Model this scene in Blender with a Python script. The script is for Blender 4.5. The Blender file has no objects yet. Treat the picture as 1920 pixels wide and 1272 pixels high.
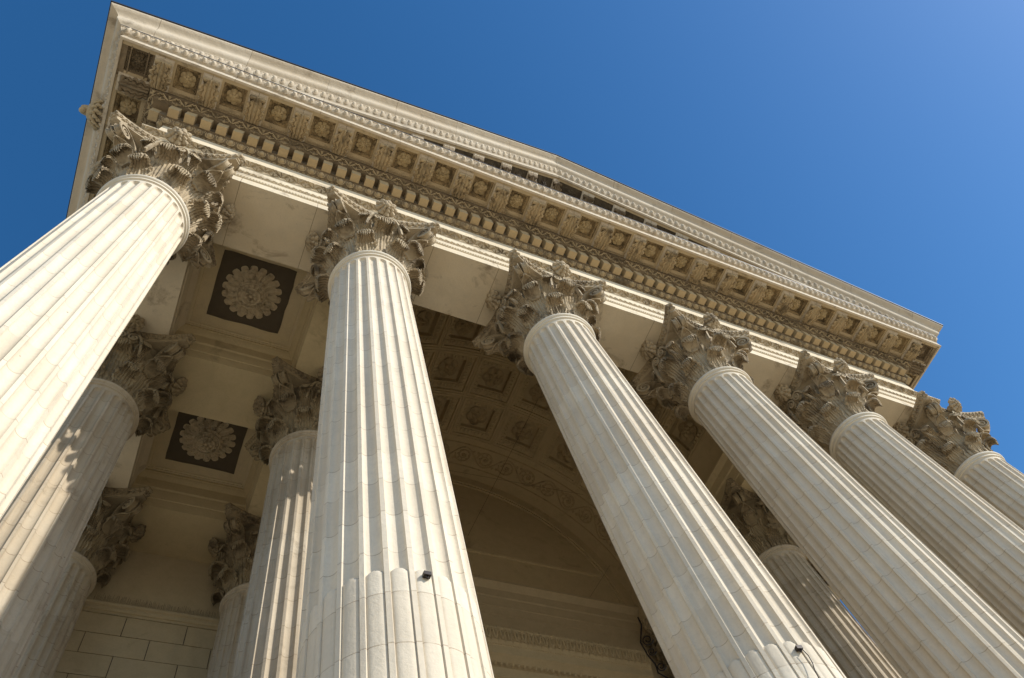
import bpy, math, random
import numpy as np
from mathutils import Vector, Matrix
random.seed(7)
rng = np.random.default_rng(11)
SC = bpy.context.scene
COL = SC.collection
ZO = 15.10            # world height of the column neck rings; ground is z = 0
R_ = math.radians

# ------------------------------------------------------------------ camera, sky, sun, exposure
cam_d = bpy.data.cameras.new('camera'); cam = bpy.data.objects.new('camera', cam_d); COL.objects.link(cam)
right = Vector((0.90634546, -0.3771323, -0.19054955)); up = Vector((-0.27679177, -0.87065449, 0.40662892)); back = Vector((-0.31925572, -0.31580373, -0.89350086))
cam.matrix_world = Matrix.Translation((2.1566, -4.6459, -13.4813 + ZO)) @ Matrix((right, up, back)).transposed().to_4x4()
cam_d.sensor_width = 36; cam_d.lens = 26.586; cam_d.clip_start = 0.1; cam_d.clip_end = 5000
SC.camera = cam
SUN_EL, SUN_AZ = R_(31.3), math.atan2(0.623, -0.783)
w = bpy.data.worlds.new('World'); SC.world = w; w.use_nodes = True
nt = w.node_tree; bgn = nt.nodes['Background']
sky = nt.nodes.new('ShaderNodeTexSky'); sky.sky_type = 'NISHITA'; sky.sun_disc = False
sky.sun_elevation = SUN_EL; sky.sun_rotation = SUN_AZ; sky.altitude = 0; sky.air_density = 1.0; sky.dust_density = 0.5; sky.ozone_density = 3.5
hs = nt.nodes.new('ShaderNodeHueSaturation'); hs.inputs['Saturation'].default_value = 1.27; hs.inputs['Hue'].default_value = 0.499; nt.links.new(sky.outputs[0], hs.inputs['Color']); nt.links.new(hs.outputs[0], bgn.inputs[0]); bgn.inputs[1].default_value = 0.145
sun_d = bpy.data.lights.new('sun', 'SUN'); sun = bpy.data.objects.new('sun', sun_d); COL.objects.link(sun)
sun_d.energy = 3.9; sun_d.angle = R_(0.5); sun_d.color = (1.0, 0.96, 0.89)
sd = Vector((math.sin(SUN_AZ)*math.cos(SUN_EL), math.cos(SUN_AZ)*math.cos(SUN_EL), math.sin(SUN_EL)))
sun.rotation_euler = sd.to_track_quat('Z', 'Y').to_euler(); sun.location = (30, -30, 40)
SC.view_settings.view_transform = 'Standard'; SC.view_settings.look = 'None'; SC.view_settings.exposure = 0.22; SC.view_settings.gamma = 1
SC.render.resolution_x = 1024; SC.render.resolution_y = 678

# ------------------------------------------------------------------ materials
def stone(name, base, dark=(0.16,0.12,0.075), dirt=0.3, scale=1.0, rough=0.85, bump=0.35, joint=None, thr=0.55, warm=(0.55,0.42,0.26), warmamt=0.35, fine=26, streak=0.0, axis=2):
    m = bpy.data.materials.new(name); m.use_nodes = True; N = m.node_tree.nodes; L = m.node_tree.links
    b = N['Principled BSDF']; b.inputs['Roughness'].default_value = rough; b.inputs['Specular IOR Level'].default_value = 0.25
    tc = N.new('ShaderNodeTexCoord'); oi = N.new('ShaderNodeObjectInfo')
    mul = N.new('ShaderNodeMath'); mul.operation = 'MULTIPLY'; mul.inputs[1].default_value = 83.0; L.new(oi.outputs['Random'], mul.inputs[0])
    add = N.new('ShaderNodeVectorMath'); add.operation = 'ADD'; L.new(tc.outputs['Object'], add.inputs[0]); L.new(mul.outputs[0], add.inputs[1])
    def noise(s, det=5, ro=0.6, dist=0.0, vec=None):
        n = N.new('ShaderNodeTexNoise'); n.inputs['Scale'].default_value = s; n.inputs['Detail'].default_value = det
        n.inputs['Roughness'].default_value = ro; n.inputs['Distortion'].default_value = dist; L.new(vec or add.outputs[0], n.inputs['Vector']); return n.outputs['Fac']
    def ramp(f, a, c):
        r = N.new('ShaderNodeMapRange'); r.inputs['From Min'].default_value = a; r.inputs['From Max'].default_value = c; r.clamp = True; L.new(f, r.inputs['Value']); return r.outputs[0]
    def mix(f, A, B, k=1.0, mode='MIX'):
        x = N.new('ShaderNodeMix'); x.data_type = 'RGBA'; x.blend_type = mode
        if k != 1.0:
            q = N.new('ShaderNodeMath'); q.operation = 'MULTIPLY'; q.inputs[1].default_value = k; L.new(f, q.inputs[0]); f = q.outputs[0]
        L.new(f, x.inputs[0])
        for v, i in ((A, 6), (B, 7)):
            if isinstance(v, tuple): x.inputs[i].default_value = (*v, 1)
            else: L.new(v, x.inputs[i])
        return x.outputs[2]
    n1 = noise(0.55*scale, 6); n2 = noise(3.1*scale, 6, 0.65, 0.4); n3 = noise(fine*scale, 4, 0.7)
    c = mix(ramp(n1, 0.35, 0.7), base, warm, warmamt)
    c = mix(ramp(n2, 0.4, 0.75), c, tuple(v*0.78 for v in base), 0.55)
    c = mix(ramp(n3, 0.45, 0.8), c, tuple(v*0.7 for v in base), 0.35)
    n4 = noise(1.3*scale, 8, 0.72, 0.6)
    c = mix(ramp(n4, thr, thr+0.13), c, dark, dirt)
    if streak:
        mp = N.new('ShaderNodeMapping'); mp.inputs['Scale'].default_value = (7.0, 7.0, 0.35); L.new(add.outputs[0], mp.inputs[0])
        c = mix(ramp(noise(1.0, 4, 0.6, 0.0, mp.outputs[0]), 0.5, 0.75), c, tuple(v*0.62 for v in warm), streak)
        sp = N.new('ShaderNodeTexVoronoi'); sp.inputs['Scale'].default_value = 2.6; L.new(add.outputs[0], sp.inputs['Vector'])
        c = mix(ramp(sp.outputs['Distance'], 0.035, 0.015), c, (0.12,0.08,0.05), 0.8)
    height = n3
    if joint:
        period, width, jc, amt = joint
        sep = N.new('ShaderNodeSeparateXYZ'); L.new(tc.outputs['Object'], sep.inputs[0])
        wob = N.new('ShaderNodeMath'); wob.operation = 'MULTIPLY_ADD'; L.new(noise(2.0, 2), wob.inputs[0]); wob.inputs[1].default_value = 0.015; L.new(sep.outputs[axis], wob.inputs[2])
        d = N.new('ShaderNodeMath'); d.operation = 'DIVIDE'; d.inputs[1].default_value = period; L.new(wob.outputs[0], d.inputs[0])
        # each drum its own tint
        fl = N.new('ShaderNodeMath'); fl.operation = 'FLOOR'; L.new(d.outputs[0], fl.inputs[0])
        ad = N.new('ShaderNodeMath'); ad.operation = 'ADD'; L.new(fl.outputs[0], ad.inputs[0]); L.new(mul.outputs[0], ad.inputs[1])
        wn = N.new('ShaderNodeTexWhiteNoise'); wn.noise_dimensions = '1D'; L.new(ad.outputs[0], wn.inputs['W'])
        c = mix(wn.outputs['Value'], c, tuple(v*0.72 for v in warm), 0.34)
        fr = N.new('ShaderNodeMath'); fr.operation = 'FRACT'; L.new(d.outputs[0], fr.inputs[0])
        lt = N.new('ShaderNodeMath'); lt.operation = 'LESS_THAN'; lt.inputs[1].default_value = width/period; L.new(fr.outputs[0], lt.inputs[0])
        brk = N.new('ShaderNodeMath'); brk.operation = 'MULTIPLY'; L.new(lt.outputs[0], brk.inputs[0]); L.new(ramp(noise(4.0, 3), 0.36, 0.52), brk.inputs[1])
        c = mix(brk.outputs[0], c, jc, amt)
        sub = N.new('ShaderNodeMath'); sub.operation = 'SUBTRACT'; L.new(n3, sub.inputs[0]); L.new(brk.outputs[0], sub.inputs[1]); height = sub.outputs[0]
    L.new(c, b.inputs['Base Color'])
    bp = N.new('ShaderNodeBump'); bp.inputs['Strength'].default_value = bump; bp.inputs['Distance'].default_value = 0.012; L.new(height, bp.inputs['Height'])
    bp2 = N.new('ShaderNodeBump'); bp2.inputs['Strength'].default_value = bump*0.8; bp2.inputs['Distance'].default_value = 0.05; L.new(n2, bp2.inputs['Height']); L.new(bp.outputs[0], bp2.inputs['Normal'])
    L.new(bp2.outputs[0], b.inputs['Normal'])
    return m
def plain(name, col, rough=0.6, metal=0.0):
    m = bpy.data.materials.new(name); m.use_nodes = True; N = m.node_tree.nodes; L = m.node_tree.links; b = N['Principled BSDF']
    b.inputs['Roughness'].default_value = rough; b.inputs['Metallic'].default_value = metal
    n = N.new('ShaderNodeTexNoise'); n.inputs['Scale'].default_value = 9; n.inputs['Detail'].default_value = 6
    x = N.new('ShaderNodeMix'); x.data_type = 'RGBA'; x.inputs[6].default_value = (*col, 1); x.inputs[7].default_value = (*[v*0.6 for v in col], 1)
    L.new(n.outputs['Fac'], x.inputs[0]); L.new(x.outputs[2], b.inputs['Base Color']); return m
M_SHAFT = stone('shaft_stone', (0.76,0.68,0.54), dirt=0.22, joint=(0.52, 0.010, (0.32,0.23,0.14), 0.62), thr=0.60, bump=0.3, warm=(0.70,0.57,0.40), warmamt=0.45, streak=0.4)
M_RING = stone('neck_ring_stone', (0.74,0.67,0.54), dirt=0.15, thr=0.62, bump=0.2)
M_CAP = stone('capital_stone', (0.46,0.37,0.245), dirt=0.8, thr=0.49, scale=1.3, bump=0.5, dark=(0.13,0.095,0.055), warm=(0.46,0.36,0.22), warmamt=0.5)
M_ARCH = stone('architrave_stone', (0.74,0.64,0.47), dirt=0.7, thr=0.55, warm=(0.50,0.38,0.22), warmamt=0.5, bump=0.25, dark=(0.22,0.16,0.10))
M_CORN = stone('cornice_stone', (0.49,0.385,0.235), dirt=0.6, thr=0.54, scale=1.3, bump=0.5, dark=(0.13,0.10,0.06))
M_CARV = stone('carved_stone', (0.42,0.32,0.185), dirt=0.85, thr=0.50, scale=2.0, bump=0.6, dark=(0.10,0.075,0.045))
M_SIMA = stone('gutter_stone', (0.62,0.54,0.42), joint=(1.93,0.012,(0.2,0.15,0.1),0.8), axis=0, dirt=0.6, thr=0.55, bump=0.4)
M_VAULT = stone('vault_stone', (0.56,0.44,0.25), dirt=0.4, thr=0.56, bump=0.3)
M_VORN = stone('vault_carving', (0.46,0.35,0.19), dirt=0.6, thr=0.52, scale=2, bump=0.4)
M_WALL = stone('wall_stone', (0.52,0.42,0.26), dirt=0.3, thr=0.60, bump=0.25)
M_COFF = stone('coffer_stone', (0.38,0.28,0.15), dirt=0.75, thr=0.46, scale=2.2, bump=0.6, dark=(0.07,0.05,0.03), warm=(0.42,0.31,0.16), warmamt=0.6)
M_BAND = stone('dark_brown_stone', (0.17,0.125,0.075), dirt=0.6, thr=0.48, scale=2.0, bump=0.5, dark=(0.08,0.06,0.035))  # dark brown for dentil backing, bed mouldings and tympanum; soot on corner coffers
M_ROSE = stone('rosette_stone', (0.52,0.40,0.22), dirt=0.5, thr=0.52, scale=3.0, bump=0.5, dark=(0.12,0.09,0.05))
M_INNER = stone('inner_shaft_stone', (0.58,0.50,0.38), dirt=0.5, joint=(0.52, 0.012, (0.22,0.16,0.10), 0.6), thr=0.55, bump=0.25, warm=(0.46,0.35,0.22), warmamt=0.6, streak=0.7)  # darker copy of shaft stone, inner grime and porch shade put into its colour
M_DENT = stone('dentil_stone', (0.45,0.34,0.19), dirt=0.35, thr=0.56, scale=1.5, bump=0.3)
M_BEAM = stone('beam_stone', (0.62,0.50,0.29), dirt=0.4, thr=0.58, bump=0.25)
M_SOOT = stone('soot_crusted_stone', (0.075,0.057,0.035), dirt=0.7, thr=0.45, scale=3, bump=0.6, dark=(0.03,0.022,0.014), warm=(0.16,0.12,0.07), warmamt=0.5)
M_SEAM = plain('mortar_seam', (0.40,0.31,0.20), 0.9)
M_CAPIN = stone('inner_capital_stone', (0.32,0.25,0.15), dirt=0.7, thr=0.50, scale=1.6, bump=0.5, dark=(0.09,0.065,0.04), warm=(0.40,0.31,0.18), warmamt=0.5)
M_FLOOR = stone('porch_floor_stone', (0.38,0.32,0.23), dirt=0.2, thr=0.62, scale=0.5, bump=0.1)
M_CEIL = stone('ceiling_stone', (0.66,0.55,0.36), dirt=0.3, thr=0.60, bump=0.2, warm=(0.62,0.48,0.24), warmamt=0.5)
M_GROUND = stone('paving_stone', (0.64,0.53,0.37), dirt=0.2, thr=0.62, scale=0.3, bump=0.1)
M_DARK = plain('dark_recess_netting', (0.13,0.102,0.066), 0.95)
M_JOINT = plain('mortar_gap', (0.10,0.075,0.05), 0.95)  # dark mortar backing that shows in the block joints
M_LEAD = plain('lead_sheet', (0.07,0.07,0.075), 0.5, 0.6)
M_IRON = plain('wrought_iron', (0.035,0.026,0.022), 0.55, 0.5)
M_ROST = stone('ceiling_rose_stone', (0.72,0.60,0.41), dirt=0.6, thr=0.50, scale=3, bump=0.9, fine=60)

# ------------------------------------------------------------------ mesh collector
class MB:
    def __init__(s): s.v = []; s.f = []; s.n = 0
    def add(s, V, F):
        V = np.asarray(V, float); s.v.append(V); o = s.n; s.f += [tuple(i+o for i in f) for f in F]; s.n += len(V); return s
    def verts(s): return np.concatenate(s.v) if s.v else np.zeros((0,3))
    def box(s, x0, x1, y0, y1, z0, z1):
        V = [(x,y,z) for z in (z0,z1) for y in (y0,y1) for x in (x0,x1)]
        return s.add(V, [(0,2,3,1),(4,5,7,6),(0,1,5,4),(2,6,7,3),(0,4,6,2),(1,3,7,5)])
    def grid(s, P, cu=False, cv=False):
        P = np.asarray(P); a, b = P.shape[:2]; F = []
        for i in range(a if cu else a-1):
            for j in range(b if cv else b-1):
                i2, j2 = (i+1) % a, (j+1) % b; F.append((i*b+j, i2*b+j, i2*b+j2, i*b+j2))
        return s.add(P.reshape(-1,3), F)
    def thick(s, P, t):
        """grid made solid: a second layer offset by t along the normals, borders closed"""
        P = np.asarray(P, float); a, b = P.shape[:2]
        du = np.gradient(P, axis=0); dv = np.gradient(P, axis=1); n = np.cross(du, dv); n /= (np.linalg.norm(n, axis=2, keepdims=True)+1e-9)
        Q = P - n*t; V = np.concatenate([P.reshape(-1,3), Q.reshape(-1,3)]); o = a*b; F = []
        for i in range(a-1):
            for j in range(b-1):
                q = (i*b+j, (i+1)*b+j, (i+1)*b+j+1, i*b+j+1); F.append(q); F.append(tuple(k+o for k in reversed(q)))
        B = [i*b for i in range(a)] + [(a-1)*b+j for j in range(1,b)] + [i*b+b-1 for i in range(a-2,-1,-1)] + [j for j in range(b-2,0,-1)]
        for k in range(len(B)):
            p, q = B[k], B[(k+1) % len(B)]; F.append((q, p, p+o, q+o))
        return s.add(V, F)
    def tube(s, pts, r, n=6, cap=True):
        pts = np.asarray(pts, float); m = len(pts); r = np.full(m, r) if np.isscalar(r) else np.asarray(r)
        T = np.gradient(pts, axis=0); T /= np.linalg.norm(T, axis=1, keepdims=True)+1e-9
        ref = np.array([0.31,0.17,0.93]); rows = []
        u = np.cross(T[0], ref); u /= np.linalg.norm(u)
        for i in range(m):
            u = u - T[i]*(u@T[i]); u /= np.linalg.norm(u)+1e-9; v = np.cross(T[i], u)
            a = np.arange(n)*2*math.pi/n
            rows.append(pts[i] + r[i]*(np.outer(np.cos(a), u)+np.outer(np.sin(a), v)))
        o = s.n; s.grid(np.array(rows), cv=True)
        if cap: s.f.append(tuple(o+j for j in range(n))[::-1]); s.f.append(tuple(o+(m-1)*n+j for j in range(n)))
        return s
    def lathe(s, prof, n=48, c=(0,0)):
        a = np.arange(n)*2*math.pi/n
        P = np.array([[(c[0]+r*math.cos(t), c[1]+r*math.sin(t), z) for t in a] for r, z in prof]); return s.grid(P, cv=True)
    def ell(s, c, ax, n=10, m=6, M=None):
        th = np.linspace(0.001, math.pi-0.001, m); ph = np.arange(n)*2*math.pi/n
        P = np.array([[(math.sin(t)*math.cos(p)*ax[0], math.sin(t)*math.sin(p)*ax[1], math.cos(t)*ax[2]) for p in ph] for t in th])
        if M is not None: P = P @ np.asarray(M).T
        return s.grid(P+np.array(c), cv=True)
    def xf(s, fn):
        V = fn(s.verts()); s.v = [V]; return s
    def merge(s, o, fn=None):
        V = o.verts(); return s.add(fn(V) if fn else V, o.f)

def mesh(name, mb, mat, org=(0,0,0), smooth=None):
    me = bpy.data.meshes.new(name); V = mb.verts()-np.asarray(org, float)
    me.from_pydata(V.tolist(), [], mb.f); me.materials.append(mat)
    import bmesh
    b = bmesh.new(); b.from_mesh(me); bmesh.ops.recalc_face_normals(b, faces=b.faces); b.to_mesh(me); b.free()
    if smooth:
        me.polygons.foreach_set('use_smooth', [True]*len(me.polygons)); me.set_sharp_from_angle(angle=R_(smooth))
    me.update(); return me
def part(name, mb, mat, parent=None, org=None, smooth=None, loc=None, label=None):
    """mb in the parent's world coordinates; org = parent's world position"""
    org = org if org is not None else ((0,0,0) if parent is None else parent['_o'])
    o = bpy.data.objects.new(name, mesh(name, mb, mat, org, smooth)); COL.objects.link(o)
    if parent: o.parent = parent
    if loc is not None: o.location = loc
    o['_o'] = tuple(org)
    if label: o['label'] = label
    return o
def inst(src, parent, loc=None, rz=None, mat=None):
    o = src.copy(); COL.objects.link(o); o.parent = parent
    if loc is not None: o.location = loc
    if rz is not None: o.rotation_euler = (0,0,rz)
    if mat is not None: o.matrix_basis = mat
    return o
def thing(name, label, cat, loc, group=None):
    o = bpy.data.objects.new(name, None); COL.objects.link(o); o.location = loc; o['label'] = label; o['category'] = cat; o['_o'] = tuple(loc)
    o.empty_display_size = 0.3
    if group: o['group'] = group
    return o
def tag(o, label, cat, group=None, kind=None):
    if label: o['label'] = label
    if cat: o['category'] = cat
    if group: o['group'] = group
    if kind: o['kind'] = kind
    return o
def ar(*p): return np.array(p, float)

# ------------------------------------------------------------------ ground, steps (structure)
g = MB(); n = 26; xs = np.sign(np.linspace(-1,1,n))*np.abs(np.linspace(-1,1,n))**3*2500
g.grid(np.array([[(10+x, y, 0.0) for y in xs] for x in xs])); tag(part('ground', g, M_GROUND), None, None, kind='structure')
st = MB(); SB = 1.35
for k in range(8):
    z1 = SB-k*SB/8; e = 1.5+k*0.34
    st.box(-e, 20+e, -e, -e+0.42 if k else 26, 0.001 if k else 0.0015, z1)
    if k:
        st.box(-e, -e+0.42, -e+0.42, 26, 0.001, z1); st.box(20+e-0.42, 20+e, -e+0.42, 26, 0.001, z1)
tag(part('steps', st, M_GROUND), None, None, kind='structure')
st = MB(); st.box(-1.2, 21.2, -1.0, 8.5, SB-0.05, SB+0.004); tag(part('porch_floor', st, M_FLOOR), None, None, kind='structure')

# ------------------------------------------------------------------ column shaft (coordinates local to the column axis, z = 0 at neck ring centre)
def shaft_mesh():
    NF = 24; us = np.array([-1,-0.94,-0.82,-0.6,-0.3,0,0.3,0.6,0.82,0.94,1.0]); fw = 0.79*math.pi/NF
    th = []; uu = []
    for k in range(NF):
        c = k*2*math.pi/NF
        for u in us: th.append(c+u*fw); uu.append(u)
    th = np.array(th); uu = np.array(uu)
    ztop, hw, zc = -0.21, 0.075, -8.56
    zs = [-12.85,-12.7,-12.2,-11,-10,-9.2,-8.75,-8.64,-8.60,-8.575,-8.565,-8.562,-8.555,-8.54,-8.4,-7.5,-6.5,-5.5,-4.5,-3.5,-2.5,-1.5,-0.8,-0.5] + list(np.linspace(ztop-hw*1.2, ztop+0.002, 9)) + [-0.17,-0.12]
    P = []
    for z in zs:
        t = (z+12.85)/12.85
        r0 = 0.79-0.095*max(0,t)**1.6
        D = 0.052*(r0/0.7)
        fl = np.sqrt(np.clip(1-uu**2, 0, 1))
        if z > ztop-hw:
            q = (z-(ztop-hw))/hw; fl = np.sqrt(np.clip(1-uu**2-q*q, 0, 1))
        cab = np.minimum(np.sqrt(np.clip(1-uu**2,0,1))*D, 0.006+0.034*np.abs(uu)**8)
        zt = zc-0.035*uu**2
        k = np.clip((zt-z)/0.012+0.5, 0, 1)
        dep = fl*D*(1-k)+cab*k
        if z < -12.75: dep = dep*0
        r = r0-dep
        P.append(np.stack([r*np.cos(th), r*np.sin(th), np.full_like(th, z)], 1))
    m = MB(); m.grid(np.array(P), cv=True); return m
def ring_mesh():
    m = MB(); pr = [(0.688,-0.15)]
    pr += [(0.700,-0.125),(0.728,-0.115),(0.728,-0.072),(0.735,-0.066)]
    for a in np.linspace(-80,80,9): pr.append((0.712+0.052*math.cos(R_(a)), -0.012+0.052*math.sin(R_(a))))
    pr += [(0.66,0.045),(0.60,0.05)]
    m.lathe(pr, 72); return m
def base_mesh():
    m = MB(); pr = [(0.79,-12.84),(0.84,-12.87),(0.84,-12.93)]
    for a in np.linspace(80,-80,8): pr.append((0.84+0.06*math.cos(R_(a)), -13.0+0.06*math.sin(R_(a))))
    for a in np.linspace(70,-70,7): pr.append((0.96-0.10*math.cos(R_(a)), -13.15+0.08*math.sin(R_(a))))
    for a in np.linspace(80,-80,8): pr.append((0.95+0.12*math.cos(R_(a)), -13.36+0.12*math.sin(R_(a))))
    m.lathe(pr, 64); return m
def plinth_mesh():
    m = MB(); m.box(-1.09,1.09,-1.09,1.09,-13.75,-13.48); return m

# ------------------------------------------------------------------ Corinthian capital pieces (axis frame, leaf points toward +x)
def bellr(z): return 0.62+0.05*z+0.20*max(0.0,(z-0.75))**2
def acanthus(z0, h, w, c, tip=235, lean=0.05, n1=25, ns=29, nl=7, seed=0):
    rr = random.Random(seed)
    T = np.linspace(0, 1, n1+15); S = np.linspace(-1, 1, ns); P = np.zeros((len(T), ns, 3)); z1 = z0+h
    ph = rr.uniform(-.1,.1)
    for i, t in enumerate(T):
        for j, s in enumerate(S):
            te = t*(1-0.13*abs(s)**2.2*(t**2))*(1-0.055*t**3*(1-math.cos(math.pi*nl*s)))
            if te < 0.55:
                q = te/0.55; z = z0+h*q; r = bellr(z)+0.015+lean*q*q; cr, cz = 0.0, 1.0
            else:
                a = R_(180-tip*(te-0.55)/0.45); r = bellr(z1)+0.015+lean+c+c*math.cos(a); z = z1+c*math.sin(a)*1.05; cr, cz = math.cos(a), math.sin(a)
            pr = 0.50+0.62*math.sin(math.pi*min(1,(te*0.9+0.08))**1.0) if te < 0.72 else (0.50+0.62*math.sin(math.pi*(0.72*0.9+0.08)))*math.sqrt(max(0.02,1-((te-0.72)/0.345)**2))
            lob = 1+(0.26*(abs(math.sin(math.pi*(3.6*t+0.25+ph)))-0.55)+0.05*math.sin(2*math.pi*11*t))*min(1, t*3)*(1 if t<.8 else 0.4)
            W = w*pr*lob
            # raised midrib and finger veins fanning outward
            vein = math.cos(math.pi*nl*s)
            rel = 0.024*vein*(0.35+0.65*abs(s))*(0.5+0.5*min(1,t*1.6)) + 0.030*math.exp(-(s/0.13)**2)*(1-t)
            edge = 0.055*abs(s)**2*(1 if te < 0.55 else 0.3)   # edges lift from the bell
            if te < 0.55: rr_, zz = r+rel+edge, z
            else: rr_, zz = r+rel*(-cr) - 0.0 + edge*0.3, z+rel*(-cz)*(-1)
            if te >= 0.55: rr_ = r-(rel)*(cr)*1.0; zz = z-(rel)*cz; zz -= 0.10*c/0.12*abs(s)**2*0.6
            phi = s*W/max(r,0.3)*0.92
            P[i,j] = (rr_*math.cos(phi), rr_*math.sin(phi), zz)
    m = MB(); m.thick(P, -0.032); return m
def spiral(r0, z0, r1, z1, R, turns=1.6, w=0.075, thk=0.045, out=1, n=46, rise=None):
    """ribbon in the x-z plane that rises from (r0,z0) and curls at (r1,z1)"""
    pts = []
    c = (r1, z1)
    # stem: bezier to the top of the scroll, then shrinking spiral
    A = ar(r0, z0); B = ar(r0+0.05*out, z0+(z1+R-z0)*0.75); Dp = ar(r1-0.02*out, z1+R); Cc = ar(r1-out*abs(r1-r0)*0.55, z1+R*1.0)
    for t in np.linspace(0,1,14)[:-1]: pts.append((1-t)**3*A+3*(1-t)**2*t*B+3*(1-t)*t*t*Cc+t**3*Dp)
    ns_ = len(pts)
    for k in range(n):
        q = k/(n-1); a = R_(90)-out*q*turns*2*math.pi; rad = R*(1-0.80*q**0.8); pts.append(ar(c[0]+rad*math.cos(a), c[1]+rad*math.sin(a)))
    pts = np.array(pts); T = np.gradient(pts, axis=0); T /= np.linalg.norm(T,axis=1,keepdims=True); Nn = np.stack([-T[:,1], T[:,0]],1)*out
    rows = []
    for i, p in enumerate(pts):
        q = max(0,(i-ns_))/n; wd = w*(0.75+0.25*min(1,i/8))*(1-0.1*q); th = thk*(1-0.45*q)
        sec = [(-wd,-th*.5),(-wd*.95,th*.5),(-wd*.70,th*.62),(-wd*.55,th*.1),(0,-th*.05),(wd*.55,th*.1),(wd*.70,th*.62),(wd*.95,th*.5),(wd,-th*.5),(0,-th*.7)]
        rows.append([(p[0]+Nn[i,0]*b, a, p[1]+Nn[i,1]*b) for a, b in sec])
    m = MB(); m.grid(np.array(rows), cv=True)
    L_ = len(rows[0]); k = len(rows)-1; m.f.append(tuple(k*L_+j for j in range(L_))); m.f.append(tuple(range(L_))[::-1])
    m.ell((c[0], 0, c[1]), (R*0.24, w*1.12, R*0.24), 10, 6)
    return m
def rotz(a):
    c, s_ = math.cos(a), math.sin(a); Mx = np.array([[c,-s_,0],[s_,c,0],[0,0,1]])
    return lambda V: V @ Mx.T
def abacus_outline(off=0.0, n=15):
    pts = []
    cx, ch = 1.155, 0.16      # corner centre and chamfer
    for k in range(4):
        A = ar(-cx+ch*0.55-off*0.1, -cx-ch*0.0); Bp = ar(cx-ch*0.55, -cx)
        row = []
        for t in np.linspace(0,1,n):
            x = A[0]+(Bp[0]-A[0])*t; sag = 0.27*(1-(2*t-1)**2)
            row.append((x, -cx+sag-off))
        a = k*math.pi/2; c, s_ = math.cos(a), math.sin(a)
        for x, y in row: 
            x = x*(1+off*0.9/1.1); pts.append((x*c-y*s_, x*s_+y*c))
    return pts
def abacus_mesh():
    m = MB(); prof = [(-0.10,1.640),(-0.02,1.645),(-0.02,1.685),(0.0,1.70),(0.0,1.77),(-0.02,1.775),(-0.02,1.79),(0.03,1.815),(0.055,1.85),(0.055,1.897)]
    rows = [[(x,y,z) for x,y in abacus_outline(o)] for o, z in prof]
    m.grid(np.array(rows), cv=True)
    L_ = len(rows[0]); m.f.append(tuple(range(L_))[::-1]); m.f.append(tuple((len(rows)-1)*L_+j for j in range(L_)))
    # bead string and egg row round the edge
    def walk(off, z, step, fn):
        P = np.array(abacus_outline(off, 40)); P = np.vstack([P, P[:1]]); d = np.r_[0, np.cumsum(np.linalg.norm(np.diff(P,axis=0),axis=1))]
        for q in np.arange(0, d[-1], step): fn(ar(np.interp(q,d,P[:,0]), np.interp(q,d,P[:,1]), z))
    walk(0.012, 1.783, 0.062, lambda p: m.ell(p, (0.026,0.026,0.024), 6, 4))
    walk(0.035, 1.835, 0.105, lambda p: m.ell(p, (0.036,0.036,0.040), 6, 5))
    walk(0.004, 1.735, 0.13, lambda p: m.ell(p, (0.045,0.045,0.022), 6, 4))
    return m
def rosette(R, layers, relief=0.05, btn=0.18, nr=7, dome=0.0, sc=0.20):
    """flower in the x-y plane facing +z; layers = [(radius factor, petals, height)]"""
    m = MB()
    layers = [l if len(l) == 4 else (*l, 0.0) for l in layers]
    for li, (rf, npet, h, off) in enumerate(layers):
        nth = npet*8; TH = np.arange(nth)*2*math.pi/nth+li*0.3; P = []
        for i in range(nr+1):
            q = i/nr; row = []
            for t in TH:
                pc = abs(math.cos(npet*(t-li*0.3)/2)); out = R*rf*(1-sc*(1-pc**0.5))
                rad = out*q; z = h*(math.sin(math.pi*min(1,q*0.88)))**0.8 * (0.40+0.60*pc) + off + relief*0.3*math.cos(3*npet*(t-li*0.3))*q*(1-q) + (len(layers)>1)*0.0 + dome*(1-q*q)
                row.append((rad*math.cos(t), rad*math.sin(t), z))
            P.append(row)
        P.append([(x*0.96, y*0.96, z-0.03) for x,y,z in P[-1]]); P.append([(x*0.90, y*0.90, -0.03) for x,y,z in P[-2]])
        m.grid(np.array(P), cv=True)
    m.ell((0,0,dome+max(h+_o for _,_,h,_o in layers)*0.9), (R*btn,R*btn,R*btn*0.7), 10, 6)
    for k in range(6):
        a = k*math.pi/3; m.ell((R*btn*1.15*math.cos(a), R*btn*1.15*math.sin(a), dome+max(h+_o for _,_,h,_o in layers)*0.9), (R*btn*.45,)*3, 6, 4)
    return m
def face_out(V, p, d, u=(0,0,1)):
    """map local z->d (outward)"""
    d = ar(*d); d /= np.linalg.norm(d); u = ar(*u); x = np.cross(u, d)
    if np.linalg.norm(x) < 1e-6: x = np.cross(ar(0,1,0), d)
    x /= np.linalg.norm(x); y = np.cross(d, x)
    return V[:,:1]*x+V[:,1:2]*y+V[:,2:]*d+ar(*p)

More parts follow.
